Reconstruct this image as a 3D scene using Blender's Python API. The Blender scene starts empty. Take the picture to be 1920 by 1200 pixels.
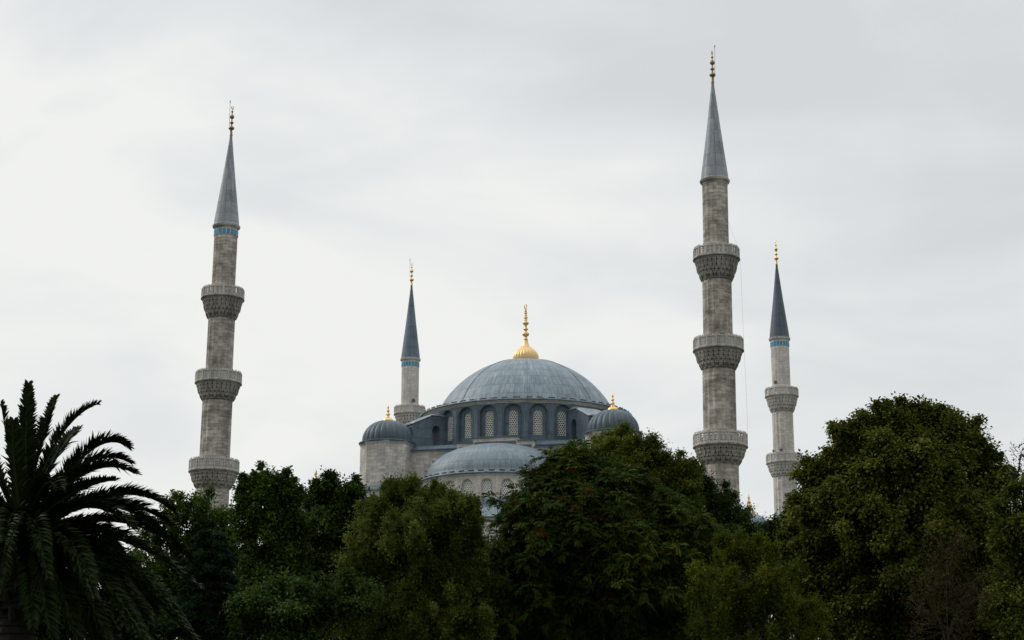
import bpy, math, random
import numpy as np
from math import sin, cos, pi, radians, atan2, sqrt, hypot
from mathutils import Matrix, Vector

# ------------------------------------------------------------------ camera
SC = bpy.context.scene
F = 3200.0                      # focal length in px of a 1920 px wide frame
PITCH = math.atan(0.25)
SP, CP = sin(PITCH), cos(PITCH)
CAMZ = 1.7
cam = bpy.data.cameras.new('camera'); cam.lens = F / 1920 * 36; cam.sensor_width = 36
cam.clip_start = 0.1; cam.clip_end = 5000
camo = bpy.data.objects.new('camera', cam); SC.collection.objects.link(camo)
camo.location = (0, 0, CAMZ); camo.rotation_euler = (pi / 2 + PITCH, 0, 0)
SC.camera = camo
SC.render.resolution_x = 1024; SC.render.resolution_y = 640

# ------------------------------------------------------------------ sky and light
SC.view_settings.view_transform = 'Standard'; SC.view_settings.look = 'None'
SC.view_settings.gamma = 1; SC.view_settings.use_curve_mapping = False
SC.view_settings.exposure = 0.0
SUN_AZ = radians(-70)           # measured from +Y towards +X: the light comes from the left
SUN_EL = radians(38)
W = bpy.data.worlds.new('World'); SC.world = W; W.use_nodes = True
nt = W.node_tree; nt.nodes.clear()
def wn(t, **k):
    n = nt.nodes.new(t)
    for a, b in k.items(): setattr(n, a, b)
    return n
tc = wn('ShaderNodeTexCoord'); mp = wn('ShaderNodeMapping'); mp.inputs['Scale'].default_value = (1.0, 1.0, 2.6)
mp.inputs['Location'].default_value = (1.35, 0.7, 0.4)
n1 = wn('ShaderNodeTexNoise'); n1.inputs['Scale'].default_value = 4.2; n1.inputs['Detail'].default_value = 5
n1.inputs['Roughness'].default_value = 0.5; n1.inputs['Distortion'].default_value = 0.35
rmp = wn('ShaderNodeValToRGB')
rmp.color_ramp.elements[0].position = 0.26; rmp.color_ramp.elements[0].color = (0.675, 0.70, 0.72, 1)
rmp.color_ramp.elements[1].position = 0.62; rmp.color_ramp.elements[1].color = (0.90, 0.905, 0.885, 1)
e = rmp.color_ramp.elements.new(0.48); e.color = (0.79, 0.815, 0.82, 1)
# a brighter bank of cloud low down towards the left, duller cloud higher and to the right
dotn = wn('ShaderNodeVectorMath', operation='DOT_PRODUCT')
_d = Vector((-0.16, 0.975, 0.21)).normalized(); dotn.inputs[1].default_value = _d
mr = wn('ShaderNodeMapRange', interpolation_type='SMOOTHSTEP')
mr.inputs['From Min'].default_value = 0.93; mr.inputs['From Max'].default_value = 1.0
mr.inputs['To Min'].default_value = -0.09; mr.inputs['To Max'].default_value = 0.12
ad = wn('ShaderNodeMath', operation='ADD')
sky = wn('ShaderNodeTexSky'); sky.sky_type = 'NISHITA'; sky.sun_disc = False
sky.sun_elevation = SUN_EL; sky.sun_rotation = SUN_AZ; sky.air_density = 1.5; sky.dust_density = 3
sc1 = wn('ShaderNodeVectorMath', operation='SCALE'); sc1.inputs['Scale'].default_value = 0.10
mx = wn('ShaderNodeMix', data_type='RGBA'); mx.inputs['Factor'].default_value = 0.95
bg = wn('ShaderNodeBackground'); bg.inputs['Strength'].default_value = 1.0
out = wn('ShaderNodeOutputWorld')
L = nt.links.new
L(tc.outputs['Generated'], mp.inputs['Vector']); L(mp.outputs['Vector'], n1.inputs['Vector'])
L(tc.outputs['Generated'], dotn.inputs[0]); L(dotn.outputs['Value'], mr.inputs['Value'])
sepz = wn('ShaderNodeSeparateXYZ'); L(tc.outputs['Generated'], sepz.inputs[0])
hi = wn('ShaderNodeMapRange', interpolation_type='SMOOTHSTEP')      # greyer cloud deck higher up
hi.inputs['From Min'].default_value = 0.22; hi.inputs['From Max'].default_value = 0.42
hi.inputs['To Min'].default_value = 0.0; hi.inputs['To Max'].default_value = -0.09
L(sepz.outputs['Z'], hi.inputs['Value'])
ad2 = wn('ShaderNodeMath', operation='ADD'); L(mr.outputs['Result'], ad2.inputs[0]); L(hi.outputs['Result'], ad2.inputs[1])
L(n1.outputs['Fac'], ad.inputs[0]); L(ad2.outputs[0], ad.inputs[1])
L(ad.outputs[0], rmp.inputs['Fac']); L(sky.outputs['Color'], sc1.inputs[0])
# overcast sky: brighter towards the zenith
sep = wn('ShaderNodeSeparateXYZ'); zr_ = wn('ShaderNodeMapRange', interpolation_type='SMOOTHSTEP')
zr_.inputs['From Min'].default_value = 0.42; zr_.inputs['From Max'].default_value = 0.95
zr_.inputs['To Min'].default_value = 1.0; zr_.inputs['To Max'].default_value = 2.2
sc2 = wn('ShaderNodeVectorMath', operation='SCALE')
L(tc.outputs['Generated'], sep.inputs[0]); L(sep.outputs['Z'], zr_.inputs['Value']); L(zr_.outputs['Result'], sc2.inputs['Scale'])
L(rmp.outputs['Color'], sc2.inputs[0])
bk = wn('ShaderNodeMapRange', interpolation_type='SMOOTHSTEP')      # added dimming of the unseen sky behind the camera, darkens camera-facing sides
bk.inputs['From Min'].default_value = -0.9; bk.inputs['From Max'].default_value = 0.3
bk.inputs['To Min'].default_value = 0.72; bk.inputs['To Max'].default_value = 1.0
sc3 = wn('ShaderNodeVectorMath', operation='SCALE')
L(sep.outputs['Y'], bk.inputs['Value']); L(bk.outputs['Result'], sc3.inputs['Scale']); L(sc2.outputs['Vector'], sc3.inputs[0])
L(sc1.outputs['Vector'], mx.inputs[6]); L(sc3.outputs['Vector'], mx.inputs[7])
L(mx.outputs[2], bg.inputs['Color']); L(bg.outputs['Background'], out.inputs['Surface'])
sl = bpy.data.lights.new('sun', 'SUN'); sl.energy = 1.35; sl.angle = radians(25); sl.color = (1, 0.95, 0.87)
so = bpy.data.objects.new('sun', sl); SC.collection.objects.link(so)
sd = Vector((sin(SUN_AZ) * cos(SUN_EL), cos(SUN_AZ) * cos(SUN_EL), sin(SUN_EL)))
so.rotation_euler = sd.to_track_quat('Z', 'Y').to_euler(); so.location = (0, 0, 150)

# ------------------------------------------------------------------ helpers
COL = SC.collection
def at(px, py, D):
    """point seen at photo pixel px,py standing D metres ahead"""
    x = (px - 960) / F; y = (600 - py) / F
    k = D / (CP - y * SP)
    return Vector((x * k, D, CAMZ + (SP + y * CP) * k))
def ground_z(y):
    t = min(1, max(0, (y - 85) / 60)); return 5.6 * t * t * (3 - 2 * t)

class MB:
    def __init__(s): s.v = []; s.f = []; s.uv = []
    def add(s, vs, fs, uvs=None, M=None):
        b = len(s.v)
        for p in vs:
            s.v.append(tuple(M @ Vector(p)) if M is not None else tuple(p))
        for i, f in enumerate(fs):
            s.f.append([b + k for k in f]); s.uv.append(uvs[i] if uvs else None)
    def box(s, x0, x1, y0, y1, z0, z1, M=None):
        vs = [(x0,y0,z0),(x1,y0,z0),(x1,y1,z0),(x0,y1,z0),(x0,y0,z1),(x1,y0,z1),(x1,y1,z1),(x0,y1,z1)]
        s.add(vs, [(0,3,2,1),(4,5,6,7),(0,1,5,4),(1,2,6,5),(2,3,7,6),(3,0,4,7)], None, M)
    def hexa(s, vs, M=None):
        s.add(vs, [(0,3,2,1),(4,5,6,7),(0,1,5,4),(1,2,6,5),(2,3,7,6),(3,0,4,7)], None, M)
    def lathe(s, prof, n, a0=0, a1=2*pi, mod=None, uref=None, M=None, phase=0):
        """prof = [(r,z)...]; angle 0 looks along -y, growing towards +x"""
        full = abs(a1 - a0 - 2 * pi) < 1e-6
        na = n if full else n + 1
        vs = []; arc = [0]
        for j in range(1, len(prof)):
            arc.append(arc[-1] + hypot(prof[j][0] - prof[j-1][0], prof[j][1] - prof[j-1][1]))
        R = uref or max(p[0] for p in prof)
        for j, (r, z) in enumerate(prof):
            for i in range(na):
                a = a0 + (a1 - a0) * i / n + phase
                rr = r * (mod(a, j) if mod else 1)
                vs.append((rr * sin(a), -rr * cos(a), z))
        fs = []; uvs = []
        for j in range(len(prof) - 1):
            for i in range(n):
                i2 = (i + 1) % na
                fs.append((j*na+i, j*na+i2, (j+1)*na+i2, (j+1)*na+i))
                u0 = (a0 + (a1 - a0) * i / n) * R; u1 = (a0 + (a1 - a0) * (i + 1) / n) * R
                uvs.append([(u0, arc[j]), (u1, arc[j]), (u1, arc[j+1]), (u0, arc[j+1])])
        s.add(vs, fs, uvs, M)
    def tube(s, pts, rad, n=6):
        pts = [Vector(p) for p in pts]
        vs = []; N = len(pts)
        for i, p in enumerate(pts):
            d = (pts[min(i+1, N-1)] - pts[max(i-1, 0)]).normalized()
            a = d.cross(Vector((0, 0, 1)))
            if a.length < 0.05: a = d.cross(Vector((1, 0, 0)))
            a.normalize(); b = d.cross(a)
            r = rad[i] if isinstance(rad, (list, tuple)) else rad
            for k in range(n):
                t = 2 * pi * k / n; vs.append(p + (a * cos(t) + b * sin(t)) * r)
        fs = [(i*n+k, i*n+(k+1) % n, (i+1)*n+(k+1) % n, (i+1)*n+k) for i in range(N-1) for k in range(n)]
        fs.append(tuple(range(n))[::-1]); fs.append(tuple((N-1)*n+k for k in range(n)))
        s.add(vs, fs)
    def build(s, name, mat, parent=None, smooth=False, loc=None):
        me = bpy.data.meshes.new(name)
        me.from_pydata(s.v, [], s.f)
        uvl = me.uv_layers.new(name='UVMap')
        flat = []
        for i, f in enumerate(s.f):
            u = s.uv[i]
            if u is None:
                P = [Vector(s.v[k]) for k in f]
                nrm = (P[1] - P[0]).cross(P[2] - P[0])
                if len(P) > 3: nrm += (P[2] - P[0]).cross(P[3] - P[0])
                if nrm.length > 0: nrm.normalize()
                if abs(nrm.z) > 0.75: u = [(p.x, p.y) for p in P]
                else:
                    t = Vector((-nrm.y, nrm.x, 0)).normalized()
                    w = nrm.cross(t)
                    u = [(p.dot(t), -p.dot(w) if w.z < 0 else p.dot(w)) for p in P]
            for q in u: flat += [q[0], q[1]]
        uvl.data.foreach_set('uv', flat)
        me.materials.append(mat)
        if smooth: me.polygons.foreach_set('use_smooth', [True] * len(me.polygons))
        me.update()
        o = bpy.data.objects.new(name, me); COL.objects.link(o)
        if parent is not None: o.parent = parent
        if loc is not None: o.location = loc
        return o

def np_mesh(name, V, mat, parent, tint=None, nper=4):
    n = len(V) // nper
    me = bpy.data.meshes.new(name)
    me.vertices.add(len(V)); me.vertices.foreach_set('co', V.astype(np.float32).ravel())
    me.loops.add(len(V)); me.loops.foreach_set('vertex_index', np.arange(len(V), dtype=np.int32))
    me.polygons.add(n); me.polygons.foreach_set('loop_start', np.arange(0, len(V), nper, dtype=np.int32))
    me.polygons.foreach_set('loop_total', np.full(n, nper, dtype=np.int32))
    if tint is not None:
        a = me.attributes.new('tint', 'FLOAT', 'POINT')
        a.data.foreach_set('value', np.repeat(tint, nper).astype(np.float32))
    me.materials.append(mat); me.update(calc_edges=True); me.validate()
    o = bpy.data.objects.new(name, me); COL.objects.link(o); o.parent = parent
    return o

def tag(o, label=None, cat=None, group=None, kind=None):
    if label: o['label'] = label
    if cat: o['category'] = cat
    if group: o['group'] = group
    if kind: o['kind'] = kind
    return o
def empty(name, loc, label=None, cat=None, group=None, parent=None, rz=0):
    o = bpy.data.objects.new(name, None); COL.objects.link(o); o.location = loc
    o.rotation_euler = (0, 0, rz); o.empty_display_size = 0.5
    if parent is not None: o.parent = parent
    return tag(o, label, cat, group)
def Rz(a, t=(0, 0, 0)): return Matrix.Translation(t) @ Matrix.Rotation(a, 4, 'Z')

# ------------------------------------------------------------------ materials
def mat_new(name):
    m = bpy.data.materials.new(name); m.use_nodes = True
    n = m.node_tree; n.nodes.clear()
    o = n.nodes.new('ShaderNodeOutputMaterial'); b = n.nodes.new('ShaderNodeBsdfPrincipled')
    n.links.new(b.outputs[0], o.inputs['Surface'])
    return m, n, b, o
def rgb(c): return (c[0], c[1], c[2], 1)
def mixn(n, blend, fac, a, b):
    x = n.nodes.new('ShaderNodeMix'); x.data_type = 'RGBA'; x.blend_type = blend
    for sock, v in ((x.inputs['Factor'], fac), (x.inputs[6], a), (x.inputs[7], b)):
        if hasattr(v, 'node'): n.links.new(v, sock)
        elif isinstance(v, (tuple, list)): sock.default_value = rgb(v)
        else: sock.default_value = v
    return x.outputs[2]
def noise(n, vec, scale, detail=4, rough=0.55, stretch=None):
    t = n.nodes.new('ShaderNodeTexNoise'); t.inputs['Scale'].default_value = scale
    t.inputs['Detail'].default_value = detail; t.inputs['Roughness'].default_value = rough
    if stretch:
        m = n.nodes.new('ShaderNodeMapping'); m.inputs['Scale'].default_value = stretch
        n.links.new(vec, m.inputs['Vector']); vec = m.outputs[0]
    n.links.new(vec, t.inputs['Vector']); return t.outputs['Fac']
def ramp(n, fac, stops):
    r = n.nodes.new('ShaderNodeValToRGB'); els = r.color_ramp.elements
    els[0].position = stops[0][0]; els[0].color = rgb(stops[0][1])
    els[1].position = stops[-1][0]; els[1].color = rgb(stops[-1][1])
    for p, c in stops[1:-1]: x = els.new(p); x.color = rgb(c)
    n.links.new(fac, r.inputs['Fac']); return r.outputs['Color']
def g(v): return (v, v, v)

def stone_mat(name, c1, c2, mortar, bw=0.95, bh=0.42, dirt=0.55, fine=1.0, streaky=0.8):
    m, n, b, o = mat_new(name)
    uv = n.nodes.new('ShaderNodeTexCoord')
    br = n.nodes.new('ShaderNodeTexBrick'); br.inputs['Scale'].default_value = 1
    br.inputs['Brick Width'].default_value = bw; br.inputs['Row Height'].default_value = bh
    br.inputs['Mortar Size'].default_value = 0.014; br.inputs['Mortar Smooth'].default_value = 0.3
    br.inputs['Color1'].default_value = rgb(c1); br.inputs['Color2'].default_value = rgb(c2)
    br.inputs['Mortar'].default_value = rgb(mortar)
    n.links.new(uv.outputs['UV'], br.inputs['Vector'])
    obj = uv.outputs['Object']
    big = noise(n, obj, 0.55, 5, 0.62, (1, 1, 0.45))
    col = mixn(n, 'MULTIPLY', dirt, br.outputs['Color'], ramp(n, big, [(0.34, g(0.42)), (0.5, g(0.85)), (0.66, g(1.12))]))
    streak = noise(n, obj, 2.2, 4, 0.6, (1.6, 1.6, 0.16))
    col = mixn(n, 'MULTIPLY', dirt * streaky, col, ramp(n, streak, [(0.4, g(0.6)), (0.58, g(1.05))]))
    mott = noise(n, uv.outputs['UV'], 1.0, 4, 0.7, (1.1, 4.2, 1))     # dark weather crust along the courses
    col = mixn(n, 'MULTIPLY', dirt, col, ramp(n, mott, [(0.36, g(0.55)), (0.5, g(0.95)), (0.7, g(1.18))]))
    sp = noise(n, obj, 7, 3, 0.7)
    col = mixn(n, 'MULTIPLY', 0.5 * fine, col, ramp(n, sp, [(0.3, g(0.7)), (0.7, g(1.12))]))
    n.links.new(col, b.inputs['Base Color']); b.inputs['Roughness'].default_value = 0.92
    b.inputs['Specular IOR Level'].default_value = 0.15
    bu = n.nodes.new('ShaderNodeBump'); bu.inputs['Strength'].default_value = 0.6; bu.inputs['Distance'].default_value = 0.05
    bu.invert = True
    ma = n.nodes.new('ShaderNodeMath'); ma.operation = 'ADD'
    n.links.new(br.outputs['Fac'], ma.inputs[0]); n.links.new(sp, ma.inputs[1])
    n.links.new(ma.outputs[0], bu.inputs['Height']); n.links.new(bu.outputs[0], b.inputs['Normal'])
    return m

def lead_mat(name, c1, c2, seam, bw, bh, patina=(0.33, 0.37, 0.40), amt=0.5, offset=0.5, seamw=0.03, rough=0.5):
    m, n, b, o = mat_new(name)
    uv = n.nodes.new('ShaderNodeTexCoord')
    br = n.nodes.new('ShaderNodeTexBrick'); br.inputs['Scale'].default_value = 1
    br.offset = offset; br.inputs['Brick Width'].default_value = bw; br.inputs['Row Height'].default_value = bh
    br.inputs['Mortar Size'].default_value = seamw; br.inputs['Mortar Smooth'].default_value = 0.4
    br.inputs['Color1'].default_value = rgb(c1); br.inputs['Color2'].default_value = rgb(c2)
    br.inputs['Mortar'].default_value = rgb(seam)
    n.links.new(uv.outputs['UV'], br.inputs['Vector'])
    st = noise(n, uv.outputs['UV'], 1.0, 5, 0.65, (2.2, 0.35, 1))
    obj = noise(n, uv.outputs['Object'], 0.8, 5, 0.65)
    f = ramp(n, st, [(0.48, g(0)), (0.72, g(1))])
    fm = n.nodes.new('ShaderNodeMath'); fm.operation = 'MULTIPLY'; fm.inputs[1].default_value = amt
    n.links.new(f, fm.inputs[0])
    col = mixn(n, 'MIX', fm.outputs[0], br.outputs['Color'], patina)
    col = mixn(n, 'MULTIPLY', 0.75, col, ramp(n, obj, [(0.3, g(0.62)), (0.68, g(1.15))]))
    n.links.new(col, b.inputs['Base Color']); b.inputs['Roughness'].default_value = rough
    b.inputs['Metallic'].default_value = 0.0; b.inputs['Specular IOR Level'].default_value = 0.35
    bu = n.nodes.new('ShaderNodeBump'); bu.inputs['Strength'].default_value = 0.5; bu.inputs['Distance'].default_value = 0.06
    n.links.new(br.outputs['Fac'], bu.inputs['Height']); n.links.new(bu.outputs[0], b.inputs['Normal'])
    return m

def plain_mat(name, c, rough=0.7, metal=0.0, var=0.4, scale=4.0):
    m, n, b, o = mat_new(name)
    uv = n.nodes.new('ShaderNodeTexCoord'); nz = noise(n, uv.outputs['Object'], scale, 4, 0.6)
    col = mixn(n, 'MULTIPLY', var, c, ramp(n, nz, [(0.3, g(0.4)), (0.7, g(1.25))]))
    n.links.new(col, b.inputs['Base Color']); b.inputs['Roughness'].default_value = rough
    b.inputs['Metallic'].default_value = metal
    return m

def leaf_mat(name, dark, mid, light, accent=None, trans=0.25, rough=0.55):
    m, n, b, o = mat_new(name)
    a = n.nodes.new('ShaderNodeAttribute'); a.attribute_name = 'tint'
    stops = [(0.0, dark), (0.5, mid), (0.93, light)]
    if accent: stops += [(0.96, accent), (1.0, accent)]
    col = ramp(n, a.outputs['Fac'], stops)
    n.links.new(col, b.inputs['Base Color']); b.inputs['Roughness'].default_value = rough
    b.inputs['Specular IOR Level'].default_value = 0.06
    t = n.nodes.new('ShaderNodeBsdfTranslucent'); n.links.new(col, t.inputs['Color'])
    mxs = n.nodes.new('ShaderNodeMixShader'); mxs.inputs[0].default_value = trans
    n.links.new(b.outputs[0], mxs.inputs[1]); n.links.new(t.outputs[0], mxs.inputs[2])
    n.links.new(mxs.outputs[0], o.inputs['Surface'])
    return m

M = {}
M['stone_near'] = stone_mat('weathered_stone', (0.63, 0.57, 0.50), (0.34, 0.31, 0.275), (0.35, 0.32, 0.285), 1.0, 0.36, 0.85, 1.0, 0.35)
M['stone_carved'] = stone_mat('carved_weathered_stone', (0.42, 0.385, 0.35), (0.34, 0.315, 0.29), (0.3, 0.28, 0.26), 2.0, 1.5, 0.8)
M['stone_rail'] = stone_mat('parapet_stone', (0.60, 0.57, 0.53), (0.53, 0.51, 0.475), (0.48, 0.46, 0.43), 3.0, 3.0, 0.4)
M['stone_pale'] = stone_mat('pale_stone', (0.74, 0.685, 0.62), (0.60, 0.565, 0.53), (0.55, 0.515, 0.475), 0.8, 0.38, 0.42)
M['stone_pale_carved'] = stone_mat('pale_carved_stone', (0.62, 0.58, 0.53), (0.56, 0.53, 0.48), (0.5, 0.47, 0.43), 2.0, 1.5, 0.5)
M['stone_wall'] = stone_mat('ashlar_wall_stone', (0.74, 0.68, 0.60), (0.48, 0.46, 0.44), (0.52, 0.485, 0.44), 0.95, 0.36, 0.5)
M['stone_trim'] = stone_mat('trim_stone', (0.72, 0.66, 0.585), (0.65, 0.60, 0.54), (0.56, 0.52, 0.47), 2.2, 1.4, 0.45)
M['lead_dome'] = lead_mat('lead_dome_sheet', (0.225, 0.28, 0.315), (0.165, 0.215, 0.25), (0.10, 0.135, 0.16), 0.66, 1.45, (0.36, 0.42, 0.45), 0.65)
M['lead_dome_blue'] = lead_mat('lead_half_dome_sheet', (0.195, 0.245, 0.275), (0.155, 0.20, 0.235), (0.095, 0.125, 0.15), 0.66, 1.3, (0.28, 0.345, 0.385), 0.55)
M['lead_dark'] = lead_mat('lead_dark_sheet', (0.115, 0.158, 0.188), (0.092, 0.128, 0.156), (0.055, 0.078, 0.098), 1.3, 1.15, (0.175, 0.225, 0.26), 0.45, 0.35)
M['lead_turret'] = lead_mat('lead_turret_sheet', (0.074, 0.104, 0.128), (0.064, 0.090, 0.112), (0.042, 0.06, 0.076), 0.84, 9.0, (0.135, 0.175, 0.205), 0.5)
M['lead_spire_grey'] = lead_mat('lead_spire_grey', (0.29, 0.31, 0.335), (0.20, 0.218, 0.24), (0.12, 0.13, 0.145), 0.65, 1.30, (0.40, 0.42, 0.43), 0.8, 0.0, 0.025)
M['lead_spire_dark'] = lead_mat('lead_spire_dark', (0.085, 0.108, 0.135), (0.075, 0.096, 0.12), (0.05, 0.062, 0.08), 0.6, 1.6, (0.12, 0.145, 0.175), 0.4, 0.0, 0.03)
M['lead_spire_mid'] = lead_mat('lead_spire_mid', (0.125, 0.165, 0.205), (0.11, 0.145, 0.18), (0.07, 0.09, 0.11), 0.6, 1.6, (0.18, 0.215, 0.25), 0.5, 0.0, 0.03)
M['gold'] = plain_mat('gilded_copper', (0.80, 0.52, 0.21), 0.30, 0.85, 0.25, 3)
M['gold_bright'] = plain_mat('gilded_copper_bright', (0.80, 0.56, 0.26), 0.42, 0.5, 0.2, 3)
M['brass_old'] = plain_mat('tarnished_brass', (0.33, 0.22, 0.10), 0.45, 0.7, 0.7, 5)
M['iron'] = plain_mat('dark_iron', (0.05, 0.05, 0.05), 0.6, 0.3)
M['speaker'] = plain_mat('grey_speaker', (0.10, 0.10, 0.10), 0.6)
M['plaster'] = plain_mat('white_plaster_lattice', (0.78, 0.76, 0.70), 0.85, 0, 0.2, 2)
M['glass'] = plain_mat('dark_window_glass', (0.012, 0.013, 0.014), 0.15, 0, 0.2)
M['tile_blue'] = plain_mat('blue_glazed_tile', (0.02, 0.25, 0.42), 0.35, 0, 0.3, 6)
M['panel_dark'] = plain_mat('lead_panel', (0.11, 0.125, 0.15), 0.6, 0, 0.4, 2)
M['bark'] = plain_mat('tree_bark', (0.032, 0.025, 0.018), 0.9, 0, 0.5, 6)
M['palm_bark'] = plain_mat('palm_bark', (0.018, 0.014, 0.010), 0.95, 0, 0.6, 8)

# ------------------------------------------------------------------ ground
def build_ground():
    mb = MB(); ys = [-60, 0, 30, 60, 85, 95, 105, 115, 125, 135, 145, 180, 260, 500, 1500, 4000]
    xs = [-3000, -600, -200, -80, 0, 80, 200, 600, 3000]
    vs = [(x, y, ground_z(y)) for y in ys for x in xs]; n = len(xs)
    fs = [(j*n+i, j*n+i+1, (j+1)*n+i+1, (j+1)*n+i) for j in range(len(ys)-1) for i in range(n-1)]
    mb.add(vs, fs)
    m, nn, b, o = mat_new('park_grass')
    t = nn.nodes.new('ShaderNodeTexCoord')
    c = ramp(nn, noise(nn, t.outputs['Object'], 0.4, 8, 0.7), [(0.35, (0.018, 0.028, 0.008)), (0.55, (0.03, 0.045, 0.014)), (0.7, (0.05, 0.045, 0.025))])
    nn.links.new(c, b.inputs['Base Color']); b.inputs['Roughness'].default_value = 1
    tag(mb.build('ground', m), 'dark grassy park ground', None, None, 'structure')
build_ground()

# ------------------------------------------------------------------ minarets
def finial_profile(h, r, bulbs):
    pr = [(r*0.62, 0.0), (r*0.35, 0.05*h)]
    for (zc, rb, hb) in bulbs:
        zc *= h; rb *= r; hb *= h
        pr.append((r*0.17, zc - hb*0.62))
        for k in range(-3, 4):
            a = k / 3 * pi / 2 * 0.95
            pr.append((max(r*0.17, rb * cos(a)), zc + hb * 0.5 * sin(a)))
        pr.append((r*0.15, zc + hb*0.62))
    pr.append((r*0.11, h*0.90)); pr.append((0.01, h))
    pr.sort(key=lambda q: q[1])
    return pr
def crescent(mb, z, R, th=0.05, turn=0.4):
    """open crescent standing on the finial tip, opening upwards"""
    n = 14; vs = []
    for k in range(n + 1):
        a = radians(-90 - 150 + 300 * k / n)
        w = 0.30 * R * sin(pi * k / n) + 0.01
        for rr in (R - w * 0.5, R + w * 0.5):
            for s_ in (-th/2, th/2):
                vs.append((rr*cos(a)*cos(turn) - s_*sin(turn), rr*cos(a)*sin(turn) + s_*cos(turn), z + R + rr*sin(a)*1.15))
    fs = []
    for k in range(n):
        b = 4*k
        fs += [(b, b+4, b+5, b+1), (b+2, b+3, b+7, b+6), (b, b+2, b+6, b+4), (b+1, b+5, b+7, b+3)]
    mb.add(vs, fs)

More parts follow.
